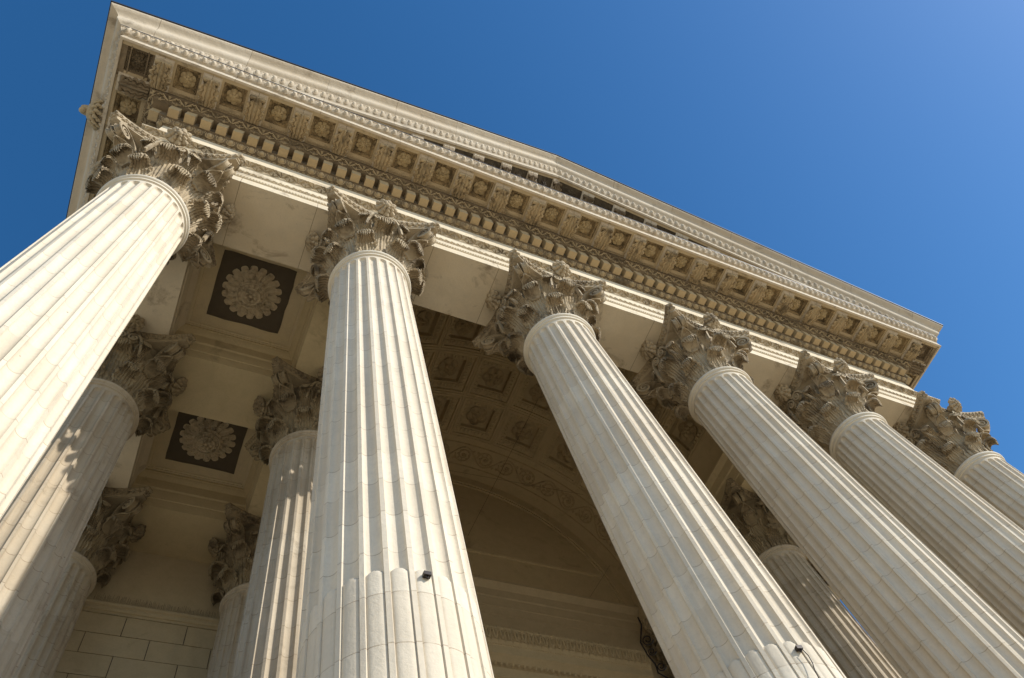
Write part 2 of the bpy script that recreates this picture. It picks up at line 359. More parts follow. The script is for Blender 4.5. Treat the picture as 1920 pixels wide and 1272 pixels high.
ME = {}
def proto_meshes():
    s = shaft_mesh(); ME['shaft'] = mesh('shaft', s, M_SHAFT, smooth=28)
    ME['ring'] = mesh('neck_ring', ring_mesh(), M_RING, smooth=35)
    ME['base'] = mesh('base', base_mesh(), M_RING, smooth=35); ME['plinth'] = mesh('plinth', plinth_mesh(), M_RING)
    b = MB(); pr = [(0.60,0.0),(0.63,0.03)]+[(bellr(z),z) for z in np.linspace(0.05,1.60,12)]+[(0.95,1.66),(0.5,1.66)]; b.lathe(pr, 48)
    # small overlapping tongues of foliage filling the bell between the large leaves
    rr = random.Random(3)
    for k in range(48):
        a = k*2*math.pi/48+rr.uniform(-.03,.03); z = rr.choice((0.02,0.05,0.03)); t = MB(); L_ = rr.uniform(0.30,0.42)
        P = [[(bellr(z+L_*q)+0.02+0.035*math.sin(q*3), s_*0.036*(1-q**2*0.85), z+L_*q) for s_ in (-1,0,1)] for q in np.linspace(0,1,6)]
        t.thick(np.array(P), -0.015); b.merge(t, rotz(a))
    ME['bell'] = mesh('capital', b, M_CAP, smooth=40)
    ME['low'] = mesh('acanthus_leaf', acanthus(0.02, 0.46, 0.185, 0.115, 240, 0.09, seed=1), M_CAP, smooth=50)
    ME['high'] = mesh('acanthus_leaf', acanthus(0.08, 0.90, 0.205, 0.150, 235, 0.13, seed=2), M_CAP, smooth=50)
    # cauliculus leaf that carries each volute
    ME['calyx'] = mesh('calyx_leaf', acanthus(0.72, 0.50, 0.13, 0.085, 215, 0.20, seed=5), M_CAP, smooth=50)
    v = MB()
    for sg in (-1,1):
        q = spiral(0.80, 0.86, 1.29, 1.43, 0.185, 1.8, 0.066, 0.055)
        v.merge(q, lambda V: (V+ar(0,0,0)) @ np.array([[math.cos(sg*.09),math.sin(sg*.09),0],[-math.sin(sg*.09),math.cos(sg*.09),0],[0,0,1]]) + ar(0,-sg*0.045,0))
    # leaf tongue under the volute
    P = []
    for q in np.linspace(0,1,14):
        row = []
        for s_ in np.linspace(-1,1,9):
            r = 0.82+0.50*q**1.3; z = 0.95+0.42*q-0.25*max(0,q-0.75)*4*0.5+0.0; wd = 0.16*math.sin(math.pi*(0.15+0.8*q))*(1+0.18*abs(math.sin(q*9)))
            row.append((r-0.02*abs(s_), s_*wd, z-0.06*s_*s_+0.012*math.cos(5*math.pi*s_)))
        P.append(row)
    v.thick(np.array(P), 0.02)
    ME['volute'] = mesh('corner_volute', v, M_CAP, smooth=45)
    h = MB()
    for sg in (-1,1):
        q = spiral(0.36, 0.90, 0.13, 1.42, 0.115, 1.5, 0.05, 0.04, out=-1)
        # local: x along face tangent, y thickness, z up  -> place on the face toward +x
        h.merge(q, lambda V: np.stack([0.93+V[:,1]+0.10*(V[:,2]-0.9), sg*V[:,0], V[:,2]], 1))
    ME['helix'] = mesh('helix_scroll', h, M_CAP, smooth=45)
    ME['abacus'] = mesh('abacus', abacus_mesh(), M_CAP, smooth=40)
    f = MB(); f.merge(rosette(0.235, [(1.0,9,0.07),(0.70,8,0.07,0.04)], 0.06, 0.30), lambda V: face_out(V, (1.15,0,1.75), (0.85,0,-0.52)))
    f.ell((1.02,0,1.76),(0.12,0.13,0.12),12,8)
    f.tube([(0.86,0,1.05),(0.92,0,1.35),(0.98,0,1.55),(1.10,0,1.72)], [0.04,0.045,0.05,0.07], 8)
    ME['flower'] = mesh('abacus_flower', f, M_CAP, smooth=45)
proto_meshes()
def sub(name, me, parent, rz=0.0, loc=(0,0,0)):
    o = bpy.data.objects.new(name, me); COL.objects.link(o); o.parent = parent; o.rotation_euler = (0,0,rz); o.location = loc; return o
HB = 13.75
def make_column(label, group):
    t = thing('fluted_column', label, 'column', (0,0,SB), group)
    for nme, k in (('shaft','shaft'),('neck_ring','ring'),('base','base'),('plinth','plinth')): sub(nme, ME[k], t, 0, (0,0,HB))
    c = sub('capital', ME['bell'], t, 0, (0,0,HB))
    for k in range(8):
        sub('acanthus_leaf', ME['low'], c, (k+.5)*math.pi/4); sub('acanthus_leaf', ME['high'], c, k*math.pi/4)
        sub('calyx_leaf', ME['calyx'], c, (k+.5)*math.pi/4)
    for k in range(4):
        sub('corner_volute', ME['volute'], c, math.pi/4+k*math.pi/2); sub('helix_scroll', ME['helix'], c, k*math.pi/2); sub('abacus_flower', ME['flower'], c, k*math.pi/2)
    sub('abacus', ME['abacus'], c)
    return t
def copy_tree(o, parent=None):
    c = o.copy(); COL.objects.link(c); c.parent = parent
    for ch in [x for x in COLMAP[o.name]]: copy_tree(ch, c)
    return c
lab_front = ['sunlit fluted stone column filling the left edge of the photo, nearest the camera',
 'big fluted column left of centre with filled lower flutes and an iron clamp facing the viewer',
 'fluted front column in the middle, its iron clamp at the lower right beside a hanging wire',
 'long slanting fluted front column just right of the middle one, shaded on its left side',
 'slim slanting fluted front column, second from the right end of the porch',
 'outermost right fluted column, its capital standing against the blue sky']
lab_mid = {0:'shaded inner column right behind the sunlit left column, crossed by a leaf-shaped shadow edge', 4:'inner fluted column behind the big left column, its flutes striped with sun and shade',
 16:'inner fluted column low on the right with sun stripes, beside a sliver of blue sky', 20:'inner corner column at the right end, hidden behind the front columns'}
lab_back = {0:'dark column against the rear wall at the lower left corner', 4:'dark column against the rear wall, right of the block masonry', 16:'dark column against the rear wall by the curled iron bracket', 20:'dark rear wall column at the far right behind the porch'}
first = make_column(lab_front[0], 'columns of the front row')
COLMAP = {}
for o in list(COL.objects): COLMAP.setdefault(o.name, [])
for o in list(COL.objects):
    if o.parent: COLMAP[o.parent.name].append(o)
CS = [(4*i, 0.0, lab_front[i], 'columns of the front row') for i in range(1,6)] + [(x, 3.94, l, 'columns of the inner row') for x, l in lab_mid.items()] + [(x, 7.87, l, 'columns along the rear wall') for x, l in lab_back.items()]
first.location = (0,0,SB)
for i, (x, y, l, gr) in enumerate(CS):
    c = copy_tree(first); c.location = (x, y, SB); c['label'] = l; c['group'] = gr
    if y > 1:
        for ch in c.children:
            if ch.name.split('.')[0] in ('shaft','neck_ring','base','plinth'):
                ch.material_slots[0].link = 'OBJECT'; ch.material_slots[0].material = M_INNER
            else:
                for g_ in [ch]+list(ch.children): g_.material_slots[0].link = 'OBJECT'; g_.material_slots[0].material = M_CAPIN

# ------------------------------------------------------------------ entablature
YE = 24.0
def usweep(m, prof, closed=True, x1=20.0):
    """profile (f = distance outward of the column axes, z) swept round left side, front, right side"""
    P = []
    for f, z in prof: P.append([(-f, YE, z), (-f, -f, z), (x1+f, -f, z), (x1+f, YE, z)])
    P = np.array(P); m.grid(P, cu=closed)
    if closed:
        k = len(prof); o = m.n-4*k; m.f.append(tuple(o+4*i for i in range(k))); m.f.append(tuple(o+4*i+3 for i in range(k))[::-1])
    return m
def arc(f0, z0, f1, z1, bulge, n=6):
    """points from 0 to 1 with a sideways bulge (positive = outward)"""
    d = ar(f1-f0, z1-z0); nn = ar(d[1], -d[0]); nn /= np.linalg.norm(nn)+1e-9
    return [tuple(ar(f0,z0)+d*t+nn*bulge*4*t*(1-t)) for t in np.linspace(0,1,n)]
def cyma(f0, z0, f1, z1, amp, n=11):
    d = ar(f1-f0, z1-z0); nn = ar(d[1], -d[0]); nn /= np.linalg.norm(nn)
    return [tuple(ar(f0,z0)+d*t+nn*amp*math.sin(2*math.pi*t)) for t in np.linspace(0,1,n)]
Z = ZO
ent = thing('entablature', 'carved stone entablature with dentils and brackets resting on the front columns', 'entablature', (10,0,ZO+1.9))
def zz(pr): return [(f, z+Z) for f, z in pr]
# architrave: three stepped fasciae on both faces
outer = [(0.684,1.90),(0.684,2.20),(0.700,2.205),(0.712,2.225),(0.700,2.245),(0.702,2.25),(0.702,2.53),(0.735,2.57),(0.735,2.575),(0.735,2.84)]
inner = [(-0.85,3.00),(-0.84,2.98),(-0.735,2.86),(-0.735,2.575),(-0.71,2.53),(-0.705,2.25),(-0.69,2.24),(-0.684,2.20),(-0.684,1.90)]
m = MB(); usweep(m, zz(outer+[(0.60,2.84),(0.60,3.00)]+inner)); part('architrave', m, M_ARCH, ent, smooth=30)
m = MB(); usweep(m, zz([(0.60,2.842),(0.737,2.842),(0.75,2.87)]+arc(0.75,2.87,0.85,2.98,-0.012)+[(0.875,2.985),(0.875,3.02),(0.60,3.02)])); part('architrave_crown', m, M_ARCH, ent, smooth=30)
m = MB(); usweep(m, zz([(0.50,3.022),(0.700,3.022),(0.700,4.27),(0.50,4.27)])); part('frieze', m, M_ARCH, ent)
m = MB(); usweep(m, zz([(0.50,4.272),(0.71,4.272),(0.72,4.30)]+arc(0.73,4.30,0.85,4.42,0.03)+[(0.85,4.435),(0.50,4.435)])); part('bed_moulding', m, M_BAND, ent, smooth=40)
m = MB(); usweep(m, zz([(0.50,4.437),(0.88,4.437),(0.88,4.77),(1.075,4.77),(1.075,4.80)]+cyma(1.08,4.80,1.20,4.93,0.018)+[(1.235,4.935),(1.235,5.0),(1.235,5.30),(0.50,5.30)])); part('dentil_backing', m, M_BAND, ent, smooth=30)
# cornice slab above soffit, corona, ovolo
m = MB(); usweep(m, zz([(0.50,5.34),(1.985,5.34),(1.985,5.09),(2.04,5.09),(2.04,5.37),(2.055,5.385)]+arc(2.065,5.39,2.165,5.58,0.035)+[(2.19,5.585),(2.19,5.625),(0.50,5.64)])); part('corona', m, M_SIMA, ent, smooth=40)
m = MB(); usweep(m, zz([(1.90,5.627),(2.19,5.627),(2.195,5.632)]+cyma(2.20,5.635,2.44,5.90,0.045)+[(2.515,5.905),(2.53,5.92),(2.53,5.975),(1.90,5.975)]));
V = m.verts(); 
part('lead_flashing', usweep(MB(), zz([(1.95,5.6415),(2.20,5.6275),(2.205,5.648),(1.95,5.660)])), M_LEAD, ent)
# level gutter moulding only along the sides (the front carries the sloping one)
m2 = MB(); pr = zz([(1.90,5.627),(2.19,5.627),(2.195,5.632)]+cyma(2.20,5.635,2.44,5.90,0.045)+[(2.515,5.905),(2.53,5.92),(2.53,5.975),(1.90,5.975)])
for sgn in (0,1):
    P = []
    for f, z in pr:
        a = (-f, YE, z); b = (-f, -f, z)
        if sgn: a = (20+f, YE, z); b = (20+f, -f, z)
        P.append([a,b])
    m2 = MB(); m2.grid(np.array(P), cu=True); part('side_gutter', m2, M_SIMA, ent, smooth=40)
m = MB()
for sgn in (0,1):
    pr = zz([(1.8,5.977),(2.56,5.96),(2.565,6.02),(1.8,6.02)]); P = []
    for f, z in pr: P.append([(20+f if sgn else -f, YE, z), (20+f if sgn else -f, -f, z)])
    m = MB(); m.grid(np.array(P), cu=True); part('lead_flashing', m, M_LEAD, ent)

for i in range(6):
    for dx in (-1.27, 1.22):
        x = 4*i+dx
        if -0.5 < x < 20.5:
            m = MB(); m.box(x-0.006, x+0.006, -0.6855, 0.6855, 1.8985+Z, 2.19+Z); part('masonry_joint', m, M_SEAM, ent)
# --- ornament bands; built along X on the front as (x, f, z), then mapped
MOD = 1.01; XC = 10.0
def fmap(V): return np.stack([V[:,0], -V[:,1], V[:,2]+Z], 1)
def lmap(V): return np.stack([-V[:,1], V[:,0], V[:,2]+Z], 1)
def rmap(V): return np.stack([20+V[:,1], V[:,0], V[:,2]+Z], 1)
def band3(m, gen, x0, x1, side=7.0):
    """gen(x0, x1) -> MB in (x,f,z)"""
    b = gen(x0, x1); m.merge(b, fmap)
    s_ = gen(x0, side); m.merge(s_, lmap); m.merge(s_, rmap)
def eggdart(P, f0, z0, f1, z1, depth, x_from=None):
    L_ = math.hypot(f1-f0, z1-z0); T = ar(0, (f1-f0)/L_, (z1-z0)/L_); Nn = ar(0, T[2], -T[1]); X = ar(1,0,0); Mx = np.stack([X, T, Nn], 1)
    mid = ar(0,(f0+f1)/2,(z0+z1)/2)
    def gen(x0, x1):
        m = MB(); n = max(1, round((x1-x0)/P)); p = (x1-x0)/n
        for k in range(n):
            x = x0+(k+.5)*p; c = mid+ar(x,0,0)+T*L_*0.04*rng.normal()*0.3
            m.ell(c+Nn*depth*0.2, (p*0.30, L_*0.44, depth*1.5), 8, 6, Mx)
            pts = [c+X*p*0.38*math.cos(a)+T*L_*0.47*math.sin(a)+Nn*depth*0.25 for a in np.linspace(R_(35), R_(-215), 9)]
            m.tube([q_+Nn*depth*0.3 for q_ in pts], p*0.06, 4)
            d = x0+k*p; q = mid+ar(d,0,0)
            m.add([q+T*L_*0.5-X*p*0.06, q+T*L_*0.5+X*p*0.06, q-T*L_*0.48, q+Nn*depth*0.9+T*L_*0.1], [(0,1,3),(1,2,3),(2,0,3)])
        return m
    return gen
def leafband(P, f0, z0, f1, z1, depth, n1=5):
    """row of heart-shaped leaves standing on a sloped strip"""
    L_ = math.hypot(f1-f0, z1-z0); T = ar(0, (f1-f0)/L_, (z1-z0)/L_); Nn = ar(0, T[2], -T[1]); X = ar(1,0,0); o = ar(0,f0,z0)
    def gen(x0, x1):
        m = MB(); n = max(1, round((x1-x0)/P)); p = (x1-x0)/n
        for k in range(n):
            x = x0+(k+.5)*p; b = o+ar(x,0,0)
            for sg in (-1,1):
                pts = [b+X*sg*p*(0.5*q**0.9)+T*L_*(0.92-0.82*abs(q-0.15)**0.8)+Nn*depth*0.35 for q in np.linspace(0.0,0.95,7)]
                m.tube([q_+Nn*depth*0.35 for q_ in pts], depth*0.55, 4)
                pts = [b+X*sg*p*(0.30*math.sin(q*math.pi*0.9))+T*L_*(0.08+0.55*q)+Nn*depth*0.3 for q in np.linspace(0,1,6)]
                m.tube(pts, depth*0.3, 4)
            m.add([b+X*p*0.09, b-X*p*0.09, b+T*L_*0.6, b+T*L_*0.25+Nn*depth], [(0,2,3),(2,1,3),(1,0,3)])
            e = o+ar(x0+k*p,0,0)
            m.add([e+T*L_+X*p*0.12, e+T*L_-X*p*0.12, e+T*L_*0.35, e+T*L_*0.75+Nn*depth], [(0,2,3),(2,1,3),(1,0,3)])
        return m
    return gen
def beads(P, f, z, r):
    def gen(x0, x1):
        m = MB(); n = round((x1-x0)/P); p = (x1-x0)/n
        for k in range(n): m.ell((x0+(k+.5)*p, f, z), (p*0.42, r, r), 6, 5)
        return m
    return gen
DP = MOD/3
m = MB(); band3(m, leafband(DP, 0.735,2.86,0.875,2.985,0.028), -0.80, 20.80); part('waterleaf_band', m, M_CARV, ent, smooth=40)
m = MB(); band3(m, leafband(0.135, 0.704,2.505,0.738,2.575,0.016), -0.70, 20.70); band3(m, beads(0.06,0.714,2.232,0.013), -0.70, 20.70); part('bead_moulding', m, M_ARCH, ent, smooth=40)
m = MB(); band3(m, eggdart(DP*2/3, 0.735,4.30,0.85,4.42,0.04), -0.80, 20.80); band3(m, beads(0.11,0.715,4.288,0.016), -0.72, 20.72); part('egg_and_dart', m, M_CARV, ent, smooth=40)
m = MB(); band3(m, leafband(DP, 1.085,4.79,1.215,4.935,0.030), -1.15, 21.15); part('waterleaf_band', m, M_CARV, ent, smooth=40)
m = MB(); band3(m, eggdart(0.202, 2.07,5.395,2.175,5.585,0.045), -2.12, 22.12); part('egg_and_dart', m, M_SIMA, ent, smooth=40)
# dentils
dm = MB(); dm.box(-0.106,0.106,-1.07,-0.882,-0.33,0.0); DME = mesh('dentil', dm, M_DENT)
def dentil_at(x, y, rz):
    o = bpy.data.objects.new('dentil', DME); COL.objects.link(o); o.parent = ent; o.rotation_euler = (0,0,rz)
    o.location = (x-10, y, 4.768-1.9); return o
k = 0; x = XC-DP*32
dxs = [XC+DP*(i+0.5) for i in range(-32,32)]
for x in dxs: dentil_at(x+rng.normal()*0.002, 0, 0)
for i in range(16):
    y = -0.78+DP*i
    dentil_at(0, y, -math.pi/2); dentil_at(20, y, math.pi/2)

# soffit cell with sunk coffer (local: x across, y outward negative, z up; origin at soffit plane centre x, axis y=0)
SZ = 5.14
def cell_mesh(w, f0, f1, fc, hs, dz=0.16):
    m = MB()
    xs = [-w/2,-hs,hs,w/2]; fs = [f0, fc-hs, fc+hs, f1]
    for i in range(3):
        for j in range(3):
            if i == 1 and j == 1: continue
            m.add([(xs[i],-fs[j],0),(xs[i+1],-fs[j],0),(xs[i+1],-fs[j+1],0),(xs[i],-fs[j+1],0)], [(0,1,2,3)])
    for x in (-w/2+0.20, w/2-0.20): m.box(x-0.012, x+0.012, -(f1-0.06), -(f0+0.10), -0.018, 0.0)
    for k in range(int(w/0.055)):
        m.ell((-w/2+0.03+k*0.055, -f0-0.05, -0.012), (0.02,0.03,0.018), 5, 4)
    return m
def recess_mesh(fc, hs, dz=0.16):
    m = MB()
    def ring(h0, z0, h1, z1):
        a = [(-h0,-fc-h0,z0),(h0,-fc-h0,z0),(h0,-fc+h0,z0),(-h0,-fc+h0,z0)]; b = [(-h1,-fc-h1,z1),(h1,-fc-h1,z1),(h1,-fc+h1,z1),(-h1,-fc+h1,z1)]
        m.add(a+b, [(i,(i+1)%4,4+(i+1)%4,4+i) for i in range(4)])
    ring(hs,0,hs-0.012,0.05); ring(hs-0.012,0.05,hs-0.035,0.05); ring(hs-0.035,0.05,hs-0.075,dz); h = hs-0.075
    m.add([(-h,-fc-h,dz),(h,-fc-h,dz),(h,-fc+h,dz),(-h,-fc+h,dz)], [(0,1,2,3)])
    # leaf-tongue border standing round the coffer
    for s_ in range(4):
        nb = 9
        for k in range(nb):
            t = -hs+(k+.5)*2*hs/nb; e = hs-0.045
            p = {0:(t,-fc-e),1:(e,-fc+t),2:(t,-fc+e),3:(-e,-fc+t)}[s_]
            m.ell((p[0],p[1],0.07), (0.024,0.024,0.035), 5, 4)
    return m
def modillion_mesh(seed=0):
    """scroll bracket with a drooping leaf beneath; local like the cell, top at z=0"""
    m = MB(); w = 0.145; S = []; mr = random.Random(seed); p1 = mr.uniform(0.05,0.4); p2 = mr.uniform(3.2,4.2); p3 = mr.uniform(0.8,1.15); er = mr.uniform(0.0,0.5)
    # side outline in (f,z): S curve bottom
    top = [(1.237,-0.005),(1.86,-0.005)]; bot = []
    for q in np.linspace(0,1,16):
        f = 1.86-0.623*q; z = -0.075-0.03*math.sin(math.pi*q)**2-0.05*q**1.5+0.015*math.cos(q*math.pi*2); bot.append((f,z))
    poly = top+bot; n = len(poly)
    V = [(s_*w,-f,z) for s_ in (-1,1) for f, z in poly]; F = [tuple(range(n)), tuple(n+i for i in range(n))[::-1]] + [(i,(i+1)%n,n+(i+1)%n,n+i) for i in range(n)]
    m.add(V, F)
    for sg in (-1,1):   # side scrolls
        for c, R, tn in (((1.79,-0.085),0.055,1.6), ((1.33,-0.10),0.05,1.3)):
            pts = [(sg*(w+0.004), -(c[0]+R*(1-.8*q)*math.cos(q*tn*2*math.pi+1.2)), c[1]+R*(1-.8*q)*math.sin(q*tn*2*math.pi+1.2)) for q in np.linspace(0,1,22)]
            m.tube(pts, 0.014, 4)
        m.tube([(sg*(w-0.01),-f,z-0.008) for f,z in bot], 0.017, 4)
    # front roll
    m.tube([(-w-0.03,-1.815,-0.125),(-w-0.015,-1.815,-0.125),(w+0.015,-1.815,-0.125),(w+0.03,-1.815,-0.125)], [0.03,0.05,0.05,0.03], 10)
    m.box(-w, w, -1.86, -1.78, -0.11, -0.02)
    # crown moulding that steps round the bracket
    # acanthus leaf on the underside
    T = np.linspace(0,1,20); Sx = np.linspace(-1,1,13); P = []
    for t in T:
        row = []
        for s_ in Sx:
            te = t*(1-0.16*abs(s_)**2*t)
            f = 1.26+0.60*te; i = 1-(f-1.237)/0.663; z = -0.075-0.03*math.sin(math.pi*i)**2-0.05*max(i,0)**1.5+0.015*math.cos(i*math.pi*2)
            z -= 0.03+0.02*te**2-0.02*abs(s_)+0.024*math.cos(5*math.pi*s_*(1-0.15*t))+0.05*math.exp(-(s_/.12)**2)*(1-t)
            z -= 0.07*te**3
            wd = 0.175*(0.55+0.5*math.sin(math.pi*min(1,te*0.85+0.1)))*(1+0.42*p3*(abs(math.sin(math.pi*(p2*t+p1)))-.5))*(1-0.12*er*math.sin(9*t+7*s_))*(1 if t<.8 else math.sqrt(max(.03,1-((t-.8)/.21)**2)))
            row.append((s_*wd, -f, z))
        P.append(row)
    m.thick(np.array(P), 0.02)
    return m
fc = 1.64
CELL = mesh('soffit_coffer', cell_mesh(MOD, 1.237, 1.984, fc, 0.255), M_CORN, smooth=30)
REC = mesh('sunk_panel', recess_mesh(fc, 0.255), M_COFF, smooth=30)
CCELL = mesh('soffit_coffer', cell_mesh(0.75, 1.237, 1.984, fc, 0.255), M_CORN, smooth=30)
def mod_crown(seed):
    m = MB(); rr = random.Random(seed); w = 0.145; rows = []
    for (e, z) in ((0.0,-0.062),(0.018,-0.060),(0.030,-0.045),(0.032,-0.034),(0.052,-0.026),(0.056,-0.002)):
        P = []
        for (ax, ay, bx, by) in ((-w-e,-1.24,-w-e,-1.885-e),(-w-e,-1.885-e,w+e,-1.885-e),(w+e,-1.885-e,w+e,-1.24)):
            for t in np.linspace(0,1,9)[:-1]: P.append((ax+(bx-ax)*t+rr.gauss(0,0.0035), ay+(by-ay)*t+rr.gauss(0,0.0035), z+rr.gauss(0,0.003)))
        P.append((w+e,-1.24,z)); rows.append(P)
    m.grid(np.array(rows)); k = len(rows[0]); m.f.append(tuple(range(k))); return m
MCR = [mesh('bracket_crown', mod_crown(k), M_SIMA, smooth=45) for k in range(4)]
MODS = [mesh('modillion', modillion_mesh(k), M_CARV, smooth=40) for k in range(5)]
RL = [[(1.0,6,0.05),(0.60,5,0.05,0.05)],[(1.0,8,0.045),(0.62,8,0.05,0.045)],[(1.0,5,0.06),(0.58,5,0.06,0.05)]]
ROS = [mesh('rosette', MB().merge(rosette(0.180, l, 0.05, 0.24), lambda V: np.stack([V[:,0], V[:,1], -V[:,2]],1)), M_ROSE, smooth=45) for l in RL]
def put(me, name, par, x, y, z, rz=0.0, mat=None):
    o = bpy.data.objects.new(name, me); COL.objects.link(o); o.parent = par
    if mat is not None: o.matrix_basis = mat
    else: o.location = (x,y,z); o.rotation_euler = (0,0,rz)
    return o
z0 = SZ-1.9
def strip(w):
    m = MB(); m.box(-0.235,0.235,-1.372,-1.30,-0.012,0.001); n = MB(); n.box(-w/2+0.002,w/2-0.002,-1.982,-1.905,-0.012,0.001); return m, n
STRIP = [mesh('plain_strip', b, M_CORN) for b in strip(MOD)]; CSTRIP = [mesh('plain_strip', b, M_CORN) for b in strip(0.74)]
def cell_at(par, x, y, z, rz, i, me=None):
    c = put(me or CELL, 'soffit_coffer', par, x, y, z, rz)
    put(REC, 'sunk_panel', c, 0, 0, 0)
    for sm in (STRIP if me is None else CSTRIP): put(sm, 'plain_strip', c, 0, 0, 0)
    put(ROS[i % 3], 'rosette', c, 0, -fc, 0.145, rng.uniform(0,1)); return c
for i in range(-11, 11): 
    cell_at(ent, (i+.5)*MOD*(1 if True else 1), 0, z0, 0, (i*7) % 5)
xm = 11*MOD
for i in range(-11, 12): put(MCR[i % 4], 'bracket_crown', put(MODS[(i*3+22+i//4) % 5], 'modillion', ent, i*MOD, 0, z0+0.002), 0, 0, -0.003)
for sg, rz in ((-1,-math.pi/2),(1,math.pi/2)):
    for k in range(6):
        y = -1.11+MOD*k; mo_ = put(MODS[k % 5], 'modillion', ent, sg*10, y, z0+0.002, rz); put(MCR[k % 4], 'bracket_crown', mo_, 0, 0, -0.003)
        if k < 2: mo_.material_slots[0].link = 'OBJECT'; mo_.material_slots[0].material = M_BAND
        cell_at(ent, sg*10, y+MOD/2, z0, rz, k)
for sg in (-1,1):
    c = cell_at(ent, sg*(10+1.61), 0, z0, 0, 1, CCELL)
    for g_ in [c]+[q_ for q_ in c.children if q_.name.startswith(('rosette','sunk_panel'))]: g_.material_slots[0].link = 'OBJECT'; g_.material_slots[0].material = M_BAND
for sg in (0,1):
    a0, a1 = ((-1.240,-1.100),(21.100,21.240))[sg]; m = MB(); m.box(a0,a1,-1.984,-1.238,SZ+Z+0.0015,SZ+Z+0.05); part('corner_soffit', m, M_CORN, ent)
    a0, a1 = ((-1.984,-1.241),(21.241,21.984))[sg]; m = MB(); m.box(a0,a1,-1.240,-1.100,SZ+Z+0.0015,SZ+Z+0.05); part('corner_soffit', m, M_CORN, ent)
# rest of the side soffits beyond the modelled cells
m = MB()
for a0, a1 in ((-1.984,-1.237),(21.237,21.984)):
    m = MB(); m.box(a0,a1,-1.11+MOD*6-MOD/2+0.51,YE,SZ+Z,SZ+Z+0.1); part('side_soffit', m, M_CORN, ent)
m = MB(); m.box(-1.15,21.15,0.9,YE,5.66+Z,5.80+Z)
# lion heads as spouts on the side gutters
def lion():
    m = MB(); m.ell((0,0,0),(0.21,0.24,0.26),16,12); m.ell((0.20,0,-0.05),(0.17,0.13,0.12),12,8); m.ell((0.33,0,-0.02),(0.05,0.075,0.04),8,6)
    m.ell((0.26,0,-0.16),(0.11,0.085,0.045),10,6)
    for sg in (-1,1):
        m.ell((0.15,sg*0.09,0.08),(0.045,0.045,0.04),8,6); m.ell((0.14,sg*0.095,0.135),(0.07,0.06,0.025),8,5); m.ell((0.0,sg*0.19,0.19),(0.05,0.06,0.07),8,6); m.ell((0.28,sg*0.06,-0.07),(0.075,0.055,0.055),8,6)
    rr = random.Random(4)
    for ring_, (r, x, n_) in enumerate(((0.26,-0.02,13),(0.31,-0.12,15),(0.29,-0.22,13))):
        for k in range(n_):
            a = k*2*math.pi/n_+ring_*0.2; p = ar(x, r*math.sin(a), r*math.cos(a)-0.02)
            pts = [p, p+ar(-0.06,0.05*math.sin(a),0.05*math.cos(a)), p+ar(-0.14,0.06*math.sin(a+0.3),0.06*math.cos(a+0.3))]
            m.tube(pts, [0.055,0.05,0.02], 6)
    return m
LM = mesh('lion_head', lion(), M_CORN, smooth=60)
put(LM, 'lion_head', ent, -10-2.40, -0.12, 5.78-1.9, math.pi).scale = (0.72,0.95,1.0)
put(LM, 'lion_head', ent, 10+2.40, -0.12, 5.78-1.9, 0).scale = (0.72,0.95,1.0)

# ------------------------------------------------------------------ pediment (sloping cornice = level one sheared by m*(x+f))
SL = 0.454; ped = thing('pediment', 'low triangular stone pediment with a carved sloping cornice against the sky', 'pediment', (10,0,ZO+5.64))
def rake(V):
    """V in (x,f,z) -> world; sheared up toward the middle"""
    x = V[:,0]; f = V[:,1]+0.003; d = np.where(x < 10, x, 20-x)
    return np.stack([x, -f, V[:,2]+Z+SL*(d+f)], 1)
def rsweep(prof):
    m = MB(); P = []
    for f, z in prof:
        ff = f+0.003; P.append([(-ff, -ff, z+Z), (10, -ff, z+Z+SL*(10+ff)), (20+ff, -ff, z+Z)])
    m.grid(np.array(P), cu=True); return m
def rspan(prof, x0):
    m = MB()
    P = [[(x0, -f-0.003, z+Z+SL*(x0+f)), (10, -f-0.003, z+Z+SL*(10+f)), (20-x0, -f-0.003, z+Z+SL*(x0+f))] for f, z in prof]
    m.grid(np.array(P), cu=True); k = len(prof); m.f.append(tuple(3*i for i in range(k))); m.f.append(tuple(3*i+2 for i in range(k))[::-1]); return m
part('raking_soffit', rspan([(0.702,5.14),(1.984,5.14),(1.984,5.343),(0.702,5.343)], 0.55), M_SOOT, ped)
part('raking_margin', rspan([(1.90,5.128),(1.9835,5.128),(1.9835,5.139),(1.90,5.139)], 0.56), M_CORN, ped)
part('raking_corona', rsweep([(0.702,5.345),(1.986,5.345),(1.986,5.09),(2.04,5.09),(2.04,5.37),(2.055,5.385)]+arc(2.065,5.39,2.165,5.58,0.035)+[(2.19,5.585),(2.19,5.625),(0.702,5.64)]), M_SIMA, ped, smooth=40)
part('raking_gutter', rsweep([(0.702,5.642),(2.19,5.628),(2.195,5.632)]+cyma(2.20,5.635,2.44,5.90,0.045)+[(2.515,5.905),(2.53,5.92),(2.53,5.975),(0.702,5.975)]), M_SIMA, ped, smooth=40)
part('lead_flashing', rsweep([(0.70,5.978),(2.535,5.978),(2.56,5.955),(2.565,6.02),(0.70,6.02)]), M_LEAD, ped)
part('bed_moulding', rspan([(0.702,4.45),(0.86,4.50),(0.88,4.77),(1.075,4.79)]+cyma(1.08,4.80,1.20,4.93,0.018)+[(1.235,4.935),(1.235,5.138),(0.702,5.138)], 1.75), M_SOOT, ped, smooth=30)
gen = eggdart(0.202, 2.07,5.395,2.175,5.585,0.045)
m = MB(); m.merge(gen(-2.10,10.0), rake); m.merge(gen(10.0,22.10), rake); part('egg_and_dart', m, M_SIMA, ped, smooth=40)
mo = modillion_mesh(); mc = mod_crown(1); ro = MB().merge(rosette(0.185, RL[1], 0.04, 0.2), lambda V: np.stack([V[:,0], V[:,1]-fc, -V[:,2]+0.02],1))
